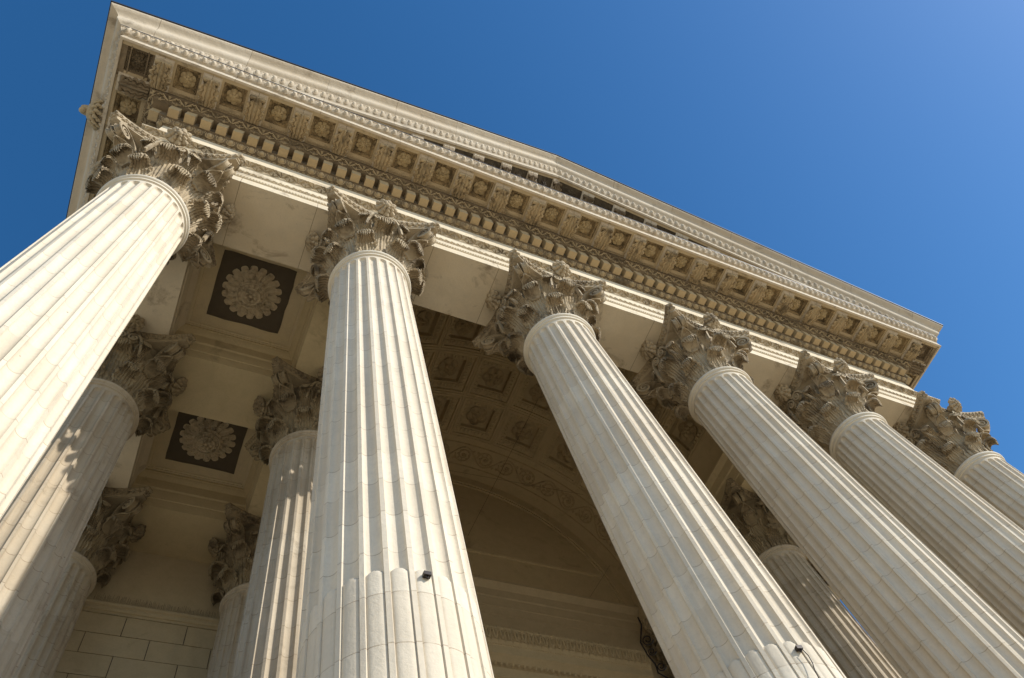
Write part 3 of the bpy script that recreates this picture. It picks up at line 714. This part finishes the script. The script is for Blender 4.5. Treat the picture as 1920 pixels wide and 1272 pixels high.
def shear_mesh(name, src, sg, mat):
    b = MB().merge(src, lambda V: np.stack([V[:,0], V[:,1], V[:,2]+SL*(sg*V[:,0]-V[:,1]-0.0)],1)); return mesh(name, b, mat, smooth=40)
RM = {sg: (shear_mesh('modillion', mo, sg, M_BAND), shear_mesh('rosette', ro, sg, M_SOOT)) for sg in (1,-1)}
CRK = {sg: shear_mesh('bracket_crown', mc, sg, M_SIMA) for sg in (1,-1)}
for i in range(-9, 10):
    for kk in (0,1):
        x = (i+0.5*kk)*MOD
        if kk and i == 9: continue
        sg = 1 if x < 0 else -1
        if abs(x) < 0.01 and kk == 0: sg = 1
        o = put(RM[sg][kk], ('modillion','rosette')[kk], ped, x, 0, SZ-5.64-0.004+SL*(10-abs(x)))
        if kk == 0: put(CRK[sg], 'bracket_crown', o, 0, 0, -0.003)
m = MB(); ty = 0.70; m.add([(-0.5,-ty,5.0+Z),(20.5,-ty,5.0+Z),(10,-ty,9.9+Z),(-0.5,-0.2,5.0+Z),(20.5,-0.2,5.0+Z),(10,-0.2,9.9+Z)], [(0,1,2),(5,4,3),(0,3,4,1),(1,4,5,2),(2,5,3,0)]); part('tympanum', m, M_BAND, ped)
m = MB(); P = []
for f, z in ((2.10,5.80),(2.10,5.965)):
    P.append([(-f,-0.71,z+Z),(10,-0.71,z+Z+SL*(10+f)),(20+f,-0.71,z+Z)])
for f, z in ((2.10,5.965),(2.10,5.80)):
    P.append([(-f,YE,z+Z),(10,YE,z+Z+SL*(10+f)),(20+f,YE,z+Z)])
m.grid(np.array(P), cu=True); part('roof', m, M_LEAD, ped)

# ------------------------------------------------------------------ ceiling beams, coffered bays
def beam_profile():
    h = [(0.684,1.90),(0.684,2.20),(0.70,2.21),(0.705,2.25),(0.705,2.53),(0.735,2.57),(0.735,2.86)]+arc(0.75,2.87,0.84,2.98,0.01,5)+[(0.86,2.985),(0.86,3.04)]
    return h
def beam(name, label, a, b, axis, c, ends=0.001):
    """beam along axis ('x' or 'y') from a to b centred on c"""
    h = beam_profile(); pr = [(f,z) for f,z in h]+[(-f,z) for f,z in reversed(h)]; m = MB(); P = []
    for f, z in pr:
        P.append([(a, c+f, z+Z),(b, c+f, z+Z)] if axis == 'x' else [(c+f, a, z+Z),(c+f, b, z+Z)])
    m.grid(np.array(P), cu=True); k = len(pr); m.f.append(tuple(2*i for i in range(k))); m.f.append(tuple(2*i+1 for i in range(k))[::-1])
    mid = ((a+b)/2, c) if axis == 'x' else (c, (a+b)/2)
    o = part(name, m, M_BEAM, org=(mid[0],mid[1],ZO+1.9), smooth=30); o.location = (mid[0],mid[1],ZO+1.9); return tag(o, label, 'ceiling beam', 'stone beams of the porch ceiling')
beam('ceiling_beam', 'stone beam running inward from the big left column between coffered bay and vault', 0.705, 7.19, 'y', 4)
beam('ceiling_beam', 'stone beam on the right side of the vault above the right inner column', 0.705, 7.19, 'y', 16)
beam('ceiling_beam', 'stone cross beam between the two square coffered bays on the left', 0.705, 3.30, 'x', 3.94)
beam('ceiling_beam', 'stone cross beam joining the two inner columns at the far right', 16.70, 19.295, 'x', 3.94)
beam('ceiling_beam', 'stone beam set against the rear wall beyond the farther coffered bay on the left', 0.705, 4.73, 'x', 7.87+0.01)
beam('ceiling_beam', 'stone beam set against the rear wall at the far right', 15.27, 19.295, 'x', 7.87+0.01)
def big_rose(R=0.64):
    m = MB()
    m.merge(rosette(R, [(1.0,18,0.06),(0.88,18,0.07,0.05),(0.56,14,0.07,0.13),(0.42,12,0.07,0.19),(0.29,24,0.03,0.27)], 0.12, 0.075, 9, 0, 0.09))
    for rr_, zz_, th in ((0.30*R,0.275,0.022),(0.46*R,0.215,0.016)):
        m.tube([(rr_*math.cos(a), rr_*math.sin(a), zz_) for a in np.linspace(0,2*math.pi,41)], th, 6)
    for k in range(30):   # pointed leaf tips between the lobes
        a = k*2*math.pi/30+0.1; m.ell((R*0.74*math.cos(a), R*0.74*math.sin(a), 0.125), (0.028,0.028,0.02), 5, 4)
    for k in range(7):
        a = k*2*math.pi/7; m.ell((R*0.17*math.cos(a), R*0.17*math.sin(a), 0.30), (0.045,0.045,0.03), 8, 5)
    return m
ROSE = mesh('ceiling_rose', MB().merge(big_rose(), lambda V: np.stack([V[:,0],V[:,1],-V[:,2]],1)), M_ROST, smooth=50)
def rag(h, amp, seed):
    rr = random.Random(seed); P = []
    for s_ in range(4):
        for k in range(8):
            t = -1+2*k/8; e = 1+amp*(rr.random()-0.35)*(1.4 if k else 2.2); x, y = [(t,-1),(1,t),(-t,1),(-1,-t)][s_]; P.append((x*h*e, y*h*e))
    return P
def coffered_bay(label, cx, cy, hx, hy, seed):
    t = thing('coffered_bay', label, 'ceiling bay', (cx,cy,ZO+3.04), 'square coffered ceiling bays')
    m = MB(); Zc = 3.12+Z
    # stepped frame and the flat ceiling with a square sinking
    def rect(m, hx0, hy0, z0, hx1, hy1, z1):
        a = [(cx-hx0,cy-hy0,z0),(cx+hx0,cy-hy0,z0),(cx+hx0,cy+hy0,z0),(cx-hx0,cy+hy0,z0)]; b = [(cx-hx1,cy-hy1,z1),(cx+hx1,cy-hy1,z1),(cx+hx1,cy+hy1,z1),(cx-hx1,cy+hy1,z1)]
        m.add(a+b, [(i,(i+1)%4,4+(i+1)%4,4+i) for i in range(4)])
    rect(m, hx+0.1,hy+0.1,3.042+Z, hx-0.03,hy-0.03,3.042+Z); rect(m, hx-0.03,hy-0.03,3.042+Z, hx-0.03,hy-0.03,3.07+Z); rect(m, hx-0.03,hy-0.03,3.07+Z, hx-0.06,hy-0.06,3.08+Z); rect(m, hx-0.06,hy-0.06,3.08+Z, hx-0.07,hy-0.07,Zc)
    q = 0.77
    rect(m, hx-0.07,hy-0.07,Zc, q,q,Zc); rect(m, q,q,Zc, q-0.01,q-0.01,Zc+0.05)
    part('ceiling', m, M_CEIL, t)
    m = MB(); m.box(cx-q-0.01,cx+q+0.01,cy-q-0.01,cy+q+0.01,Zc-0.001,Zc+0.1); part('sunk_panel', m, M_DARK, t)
    # ragged dark net stretched round the opening
    P1 = rag(0.795, 0.022, seed); P2 = rag(0.762, 0.008, seed+9); m = MB(); n_ = len(P1)
    V = [(cx+x,cy+y,Zc-0.010) for x,y in P1]+[(cx+x,cy+y,Zc-0.010) for x,y in P2]+[(cx+x,cy+y,Zc-0.002) for x,y in P1]+[(cx+x,cy+y,Zc-0.002) for x,y in P2]
    F = []
    for i in range(n_):
        j = (i+1) % n_; F += [(i,j,n_+j,n_+i),(2*n_+i,3*n_+i,3*n_+j,2*n_+j),(i,2*n_+i,2*n_+j,j),(n_+i,n_+j,3*n_+j,3*n_+i)]
    m.add(V, F); part('net_edge', m, M_DARK, t)
    put(ROSE, 'ceiling_rose', t, 0, 0, Zc+0.02-(ZO+3.04))
    m = MB(); m.box(cx-hx-0.2,cx+hx+0.2,cy-hy-0.2,cy+hy+0.2,3.42+Z,3.6+Z); part('slab', m, M_CEIL, t)
    return t
ya, yb = 1.97, 5.905
coffered_bay('square ceiling bay with a round rose on dark netting, nearer the front columns', 2.0, ya, 1.14, 1.11, 1)
coffered_bay('square ceiling bay with a round rose on dark netting, farther in beyond the cross beam', 2.0, yb, 1.14, 1.105, 2)
coffered_bay('square ceiling bay at the right end behind the front columns', 18.0, ya, 1.14, 1.11, 3)
coffered_bay('square ceiling bay at the right end near the rear wall', 18.0, yb, 1.14, 1.105, 4)

# ------------------------------------------------------------------ barrel vault
VR, VZ = 5.30, 3.04; vt = thing('barrel_vault', 'dim coffered stone barrel vault seen between the front columns', 'vault', (10,4.6,ZO+VZ))
def cyl(a, y, h): # angle deg, y, depth outward
    r = VR+h; return (10+r*math.cos(R_(a)), y, Z+VZ+r*math.sin(R_(a)))
def patch(m, a0, a1, y0, y1, h0, h1=None, n=6):
    P = []
    for i in range(n+1):
        a = a0+(a1-a0)*i/n; P.append([cyl(a, y0, h0), cyl(a, y1, h0 if h1 is None else h1)])
    m.grid(np.array(P))
DA, DY = 17.2, 1.54; yc0 = 3.11
m = MB(); patch(m, 0, 180, 0.70, yc0-DY/2, 0, n=60); patch(m, 0, 180, yc0+2.5*DY, 8.60, 0, n=60)
patch(m, 0, 90-4.5*DA, yc0-DY/2, yc0+2.5*DY, 0, n=6); patch(m, 90+4.5*DA, 180, yc0-DY/2, yc0+2.5*DY, 0, n=6)
patch(m, 0, 180, 0.60, 8.7, 0.55, n=60)
part('vault_shell', m, M_VAULT, vt, smooth=30)
def coffer_mesh():
    """local frame: centre on vault surface; u across (arc), v along y, h depth (up, outward)"""
    m = MB(); cu, cv = DA/2*math.pi/180*VR, DY/2
    def cy_(u, v, h):
        a = u/VR; return ((VR+h)*math.sin(a), v, (VR+h)*math.cos(a)-VR)
    def ringm(u0,v0,h0,u1,v1,h1,n=5):
        A = []; B = []
        for (p, q) in (((-1,-1),(1,-1)),((1,-1),(1,1)),((1,1),(-1,1)),((-1,1),(-1,-1))):
            for k in range(n):
                t = k/n; a = p[0]+(q[0]-p[0])*t; b = p[1]+(q[1]-p[1])*t; A.append(cy_(a*u0,b*v0,h0)); B.append(cy_(a*u1,b*v1,h1))
        N_ = len(A); m.add(A+B, [(i,(i+1)%N_,N_+(i+1)%N_,N_+i) for i in range(N_)])
    s_ = [(0,0),(0.035,0),(0.035,0.03),(0.055,0.03),(0.055,0.0),(0.12,0.0),(0.13,0.07),(0.16,0.07),(0.30,0.13),(0.30,0.16),(0.34,0.16),(0.345,0.36)]
    for (a,h0),(b,h1) in zip(s_[:-1], s_[1:]): ringm(cu-a,cv-a,h0,cu-b,cv-b,h1)
    e = 0.345; P = [[cy_(u, v, 0.36) for v in (-(cv-e),cv-e)] for u in np.linspace(-(cu-e),cu-e,4)]; m.grid(np.array(P))
    return m
def coffer_leaves():
    m = MB(); cu, cv = DA/2*math.pi/180*VR, DY/2
    for s_ in range(4):
        L_ = (cv if s_ % 2 else cu)-0.20
        for k in range(9):
            t = -L_+(k+.5)*2*L_/9; e = 0.235
            u, v = {0:(t,-(cv-e)),1:(cu-e,t),2:(t,cv-e),3:(-(cu-e),t)}[s_]; a = u/VR; h = 0.085
            p = ((VR+h)*math.sin(a), v, (VR+h)*math.cos(a)-VR); m.ell(p, (0.05,0.05,0.035), 6, 4)
            dx, dy = ((0,1) if s_ % 2 == 0 else (1,0))
            m.ell((p[0]+dx*0.045,p[1]+dy*0.045,p[2]), (0.03,0.03,0.02), 5, 4); m.ell((p[0]-dx*0.045,p[1]-dy*0.045,p[2]), (0.03,0.03,0.02), 5, 4)
    return m
CM = mesh('vault_coffer', coffer_mesh().merge(coffer_leaves()), M_VAULT, smooth=30)
VROS = mesh('vault_rosette', MB().merge(rosette(0.36, [(1.0,5,0.13),(0.52,5,0.10,0.09)], 0.05, 0.2), lambda V: np.stack([V[:,0],V[:,1],-V[:,2]],1)), M_VORN, smooth=45)
for i in range(-4,5):
    for j in range(3):
        a = 90-DA*i; y = yc0+j*DY; rot = R_(90-a)
        mat = Matrix.Translation((VR*math.cos(R_(a)), y-4.6, VR*math.sin(R_(a)))) @ Matrix.Rotation(rot, 4, 'Y')
        c = put(CM, 'vault_coffer', vt, 0,0,0, mat=mat); put(VROS, 'vault_rosette', c, 0,0,0.33, rng.uniform(0,6))
def rinceau(yc):
    m = MB(); n_ = 19
    for k in range(n_):
        a0 = 8+164*(k+.5)/n_; sg = 1 if k % 2 else -1
        for rr_, th_ in ((0.30,0.026),):
            pts = []
            for q in np.linspace(0,1,26):
                an = q*2*math.pi*1.6*sg; r = rr_*(1-0.75*q); pts.append(cyl(a0+math.degrees(r*math.cos(an)/VR), yc+r*math.sin(an), -0.012))
            m.tube(pts, th_, 5)
        m.ell(cyl(a0, yc, -0.01), (0.07,0.07,0.07), 6, 5)
        for sgn in (-1,1):
            for e in (0.30, 0.36):
                m.ell(cyl(a0+math.degrees(e*0.9/VR)*sgn, yc+sgn*sg*e*0.55, -0.005), (0.05,0.06,0.035), 6, 4)
        for q in range(8):
            an = q*math.pi/4; m.ell(cyl(a0+math.degrees(0.2*math.cos(an)/VR), yc+0.2*math.sin(an), -0.005), (0.04,0.04,0.035), 5, 4)
    m.tube([cyl(8+164*q/240, yc+0.30*math.sin(math.pi*n_*q/240), -0.008) for q in range(241)], 0.028, 5)
    for y in (yc-0.42, yc+0.42):
        m.tube([cyl(a, y, 0.0) for a in np.linspace(0,180,70)], 0.025, 5)
    return m
part('scroll_band', rinceau(7.58), M_VORN, vt, smooth=50); part('scroll_band', rinceau(1.62), M_VORN, vt, smooth=50)

# ------------------------------------------------------------------ rear wall with lunette and door cornice
rw = thing('rear_wall', 'shaded wall of large stone blocks closing the back of the porch', 'wall', (10,8.8,SB))
m = MB(); m.box(-0.7,20.7,8.56,9.4,SB,ZO+9.4); part('wall_core', m, M_JOINT, rw)
m = MB(); CH = 0.525; top = -0.13+ZO; k = 0; rr = random.Random(9)
while top-k*CH > SB+0.1:
    zb, zt = max(SB,top-(k+1)*CH)+0.008, top-k*CH-0.008; x = -0.7; offs = (0.35 if k % 2 else 1.0)
    edges = [-0.7]; e = -0.7+offs
    while e < 20.6: edges.append(e); e += 1.22
    edges.append(20.7)
    for a, b in zip(edges[:-1], edges[1:]):
        d = rr.uniform(-0.003,0.003); m.box(a+0.008, b-0.008, 8.505+d, 8.60, zb, zt)
    k += 1
part('block_courses', m, M_WALL, rw)
def wallprof(m, pr, x0, x1):
    P = [[(x0, 8.56-f, z+Z),(x1, 8.56-f, z+Z)] for f, z in pr]; m.grid(np.array(P), cu=True); kk = len(pr); o = m.n-2*kk
    m.f.append(tuple(o+2*i for i in range(kk))); m.f.append(tuple(o+2*i+1 for i in range(kk))[::-1])
m = MB(); wallprof(m, [(0,-0.12),(0.06,-0.12),(0.06,-0.06),(0.09,-0.05),(0.11,-0.02),(0.11,0.03),(0.15,0.05),(0.16,0.08),(0.16,0.11),(0,0.11)], -0.7, 5.2)
wallprof(m, [(0,-0.12),(0.06,-0.12),(0.06,-0.06),(0.09,-0.05),(0.11,-0.02),(0.11,0.03),(0.15,0.05),(0.16,0.08),(0.16,0.11),(0,0.11)], 14.8, 20.7); part('string_course', m, M_WALL, rw, smooth=30)
m = MB(); m.box(-0.7,5.2,8.512,8.58,0.112+Z,1.898+Z); m.box(14.8,20.7,8.512,8.58,0.112+Z,1.898+Z); m.box(5.2,14.8,8.512,8.58,-0.12+Z,1.898+Z); part('plain_course', m, M_WALL, rw)
m = MB(); h = beam_profile(); wallprof(m, [(-0.01,1.90),(0.06,1.90),(0.06,2.20),(0.08,2.21),(0.08,2.53),(0.11,2.57),(0.11,2.84),(0.14,2.86),(0.24,2.98),(0.27,2.99),(0.27,3.06),(-0.01,3.06)], 4.74, 15.26); part('wall_architrave', m, M_WALL, rw, smooth=30)
m = MB()
for r0, r1, yf in ((4.95,5.34,8.44),(4.86,4.95,8.48)):   # arch moulding
    P = []
    for a in np.linspace(0,180,61):
        c, s_ = math.cos(R_(a)), math.sin(R_(a)); P.append([(10+r*c, y, Z+VZ+r*s_) for r, y in ((r0,8.6),(r0,yf),(r1,yf),(r1,8.6))])
    m.grid(np.array(P))
part('arch_moulding', m, M_VAULT, rw, smooth=30)
m = MB(); P = [[(10+r*math.cos(R_(a)), 8.53, Z+VZ+r*math.sin(R_(a))) for r in (0.001,2.5,5.0)] for a in np.linspace(0,180,41)]; m.grid(np.array(P)); wallprof(m, [(0.02,1.36+VZ),(0.07,1.37+VZ),(0.09,1.44+VZ),(0.02,1.46+VZ)], 5.45, 14.55); part('lunette', m, M_VAULT, rw)
# door cornice
dc = MB(); wallprof(dc, [(-0.02,-0.60),(0.12,-0.60),(0.12,-0.35),(0.16,-0.33),(0.16,-0.05),(0.30,0.02),(0.34,0.05),(0.46,0.10),(0.46,0.34),(0.48,0.36),(0.52,0.44),(0.57,0.62),(0.62,0.76),(0.62,0.80),(-0.02,0.80)], 5.5, 14.5); part('door_cornice', dc, M_WALL, rw, smooth=30)
m = MB()
def dmap(V): return np.stack([V[:,0], 8.56-V[:,1], V[:,2]+Z], 1)
gen = leafband(0.20, 0.50,0.40,0.61,0.76,0.05); m.merge(gen(5.5,14.5), dmap)
for k in range(45):
    x = 5.6+k*0.2; m.ell((x, 8.56-0.60, Z+0.78), (0.065,0.04,0.11), 6, 5)
gen = beads(0.07,0.485,0.37,0.02); m.merge(gen(5.5,14.5), dmap)
gen = eggdart(0.16,0.17,-0.04,0.30,0.03,0.03); m.merge(gen(5.5,14.5), dmap)
part('leaf_crest', m, M_WALL, rw, smooth=40)
dr = MB(); dr.box(7.0,13.0,8.46,8.503,SB,ZO-1.2); part('door', dr, M_IRON, rw)
# front inner wall above the front beam, inside the vault, and side attic walls: unseen, added to block light
m = MB(); m.box(0.2,19.8,0.45,0.65,3.05+Z,9.3+Z); m.box(-0.45,-0.3,0.66,YE,3.05+Z,5.9+Z); m.box(20.3,20.45,0.66,YE,3.05+Z,5.9+Z)
m.box(4.2,4.35,0.66,8.5,3.61+Z,8.0+Z); m.box(15.65,15.8,0.66,8.5,3.61+Z,8.0+Z)
o = part('attic_light_block', m, M_WALL, org=(10,0.55,ZO+3.05)); o.location = (10,0.55,ZO+3.05); tag(o, 'unseen masonry added inside the roof to keep light out, behind the carved frieze', 'wall')
m = MB(); m.box(-0.6,20.6,9.41,YE,SB,5.6+Z); o = part('main_building', m, M_WALL, org=(10,16,SB)); o.location = (10,16,SB); tag(o, 'plain stone body of the building behind the porch rear wall', 'building')

# ------------------------------------------------------------------ bird spikes on the left string course
m = MB(); rr = random.Random(2)
m.box(0.75,3.3,8.42,8.46,0.112+Z,0.118+Z)
for k in range(110):
    x = 0.77+k*0.023; m.tube([(x,8.44,0.118+Z),(x+rr.uniform(-.02,.02),8.44-rr.uniform(0.0,0.10),0.27+Z)], 0.0022, 3)
o = part('bird_spikes', m, M_IRON, org=(2,8.44,ZO+0.11)); o.location = (2,8.44,ZO+0.11); tag(o, 'row of thin bird spikes standing on the ledge of the block wall', 'bird spikes')

# ------------------------------------------------------------------ iron clamps, wires, scroll bracket
def clamp(label, x, y, z, ang):
    t = thing('iron_clamp', label, 'iron clamp', (x,y,z), 'iron clamps on the columns'); t.rotation_euler = (0,0,ang); t.scale = (0.75,0.75,0.75)
    m = MB(); m.box(-0.02,0.02,-0.06,0.03,-0.014,0.014); part('shank', m, M_IRON, t, org=(0,0,0))
    m = MB(); m.box(-0.042,0.042,-0.11,-0.05,-0.026,0.026); m.tube([(-0.02,-0.08,-0.02),(0.0,-0.08,-0.055),(0.02,-0.08,-0.02)], 0.013, 6); part('hook', m, M_IRON, t, org=(0,0,0))
    return t
a1 = R_(-90+1.0); clamp('small dark iron clamp jutting from the big fluted column left of centre', 4+0.735*math.cos(a1), 0.735*math.sin(a1), ZO-8.66, a1+math.pi/2)
a2 = R_(-102); clamp('rusty iron clamp on the middle column with a thin wire hanging below', 8+0.735*math.cos(a2), 0.735*math.sin(a2), ZO-8.69, a2+math.pi/2)
def wire(label, pts, r=0.006):
    c = np.mean(np.array(pts), 0); m = MB(); m.tube(pts, r, 5); o = part('wire', m, M_IRON, org=tuple(c)); o.location = tuple(c); return tag(o, label, 'wire')
W8 = [(8+0.80*math.cos(a2), 0.80*math.sin(a2)-0.02, ZO-8.72)]
for q in range(1,9): W8.append((W8[0][0]+0.02*math.sin(q*1.3)-0.004*q, W8[0][1]-0.01*math.sin(q), ZO-8.72-0.09*q))
wire('thin loose wire hanging from the iron clamp of the middle column', W8, 0.005)

def vray(px, py):
    d = Vector(((px-960)/1417.97, -(py-636)/1417.97, -1.0)); return right*d.x+up*d.y+back*d.z
CP = Vector((2.1566, -4.6459, -13.4813+ZO))
def at_y(px, py, y):
    v = vray(px, py); return CP+v*((y-CP.y)/v.y)
A_ = (11.52, 4.70, Z+VZ+4.95); B_ = (10.0, 8.46, Z+5.04)
wire('thin wire crossing the vault from a coffer rosette down to the lunette', [A_, B_], 0.005)
wire('thin wire along the scroll band of the vault', [tuple(at_y(841,882,8.30)), tuple(at_y(1100,929,7.0))], 0.004)
wire('short thin wire on the lunette wall beside the middle column', [tuple(at_y(1150,1050,8.40)), tuple(at_y(1107,1119,8.10))], 0.004)
pts = [tuple(at_y(px, py, 6.9)) for px, py in ((1196,1158),(1203,1172),(1201,1205),(1214,1228),(1229,1246),(1234,1262),(1252,1272),(1275,1284))]
ibt = thing('iron_bracket', 'dark curled iron bracket on the rear capital beside the middle column', 'iron bracket', pts[2])
m = MB(); m.tube(pts, 0.022, 6); part('rod', m, M_IRON, ibt)
for px, py, r in ((1214,1200,11),(1240,1250,9),(1222,1222,8)):
    m = MB(); m.tube([tuple(at_y(px+r*(1-q*.7)*math.cos(q*9), py+r*(1-q*.7)*math.sin(q*9), 6.9)) for q in np.linspace(0,1,20)], 0.016, 5); part('scroll', m, M_IRON, ibt)
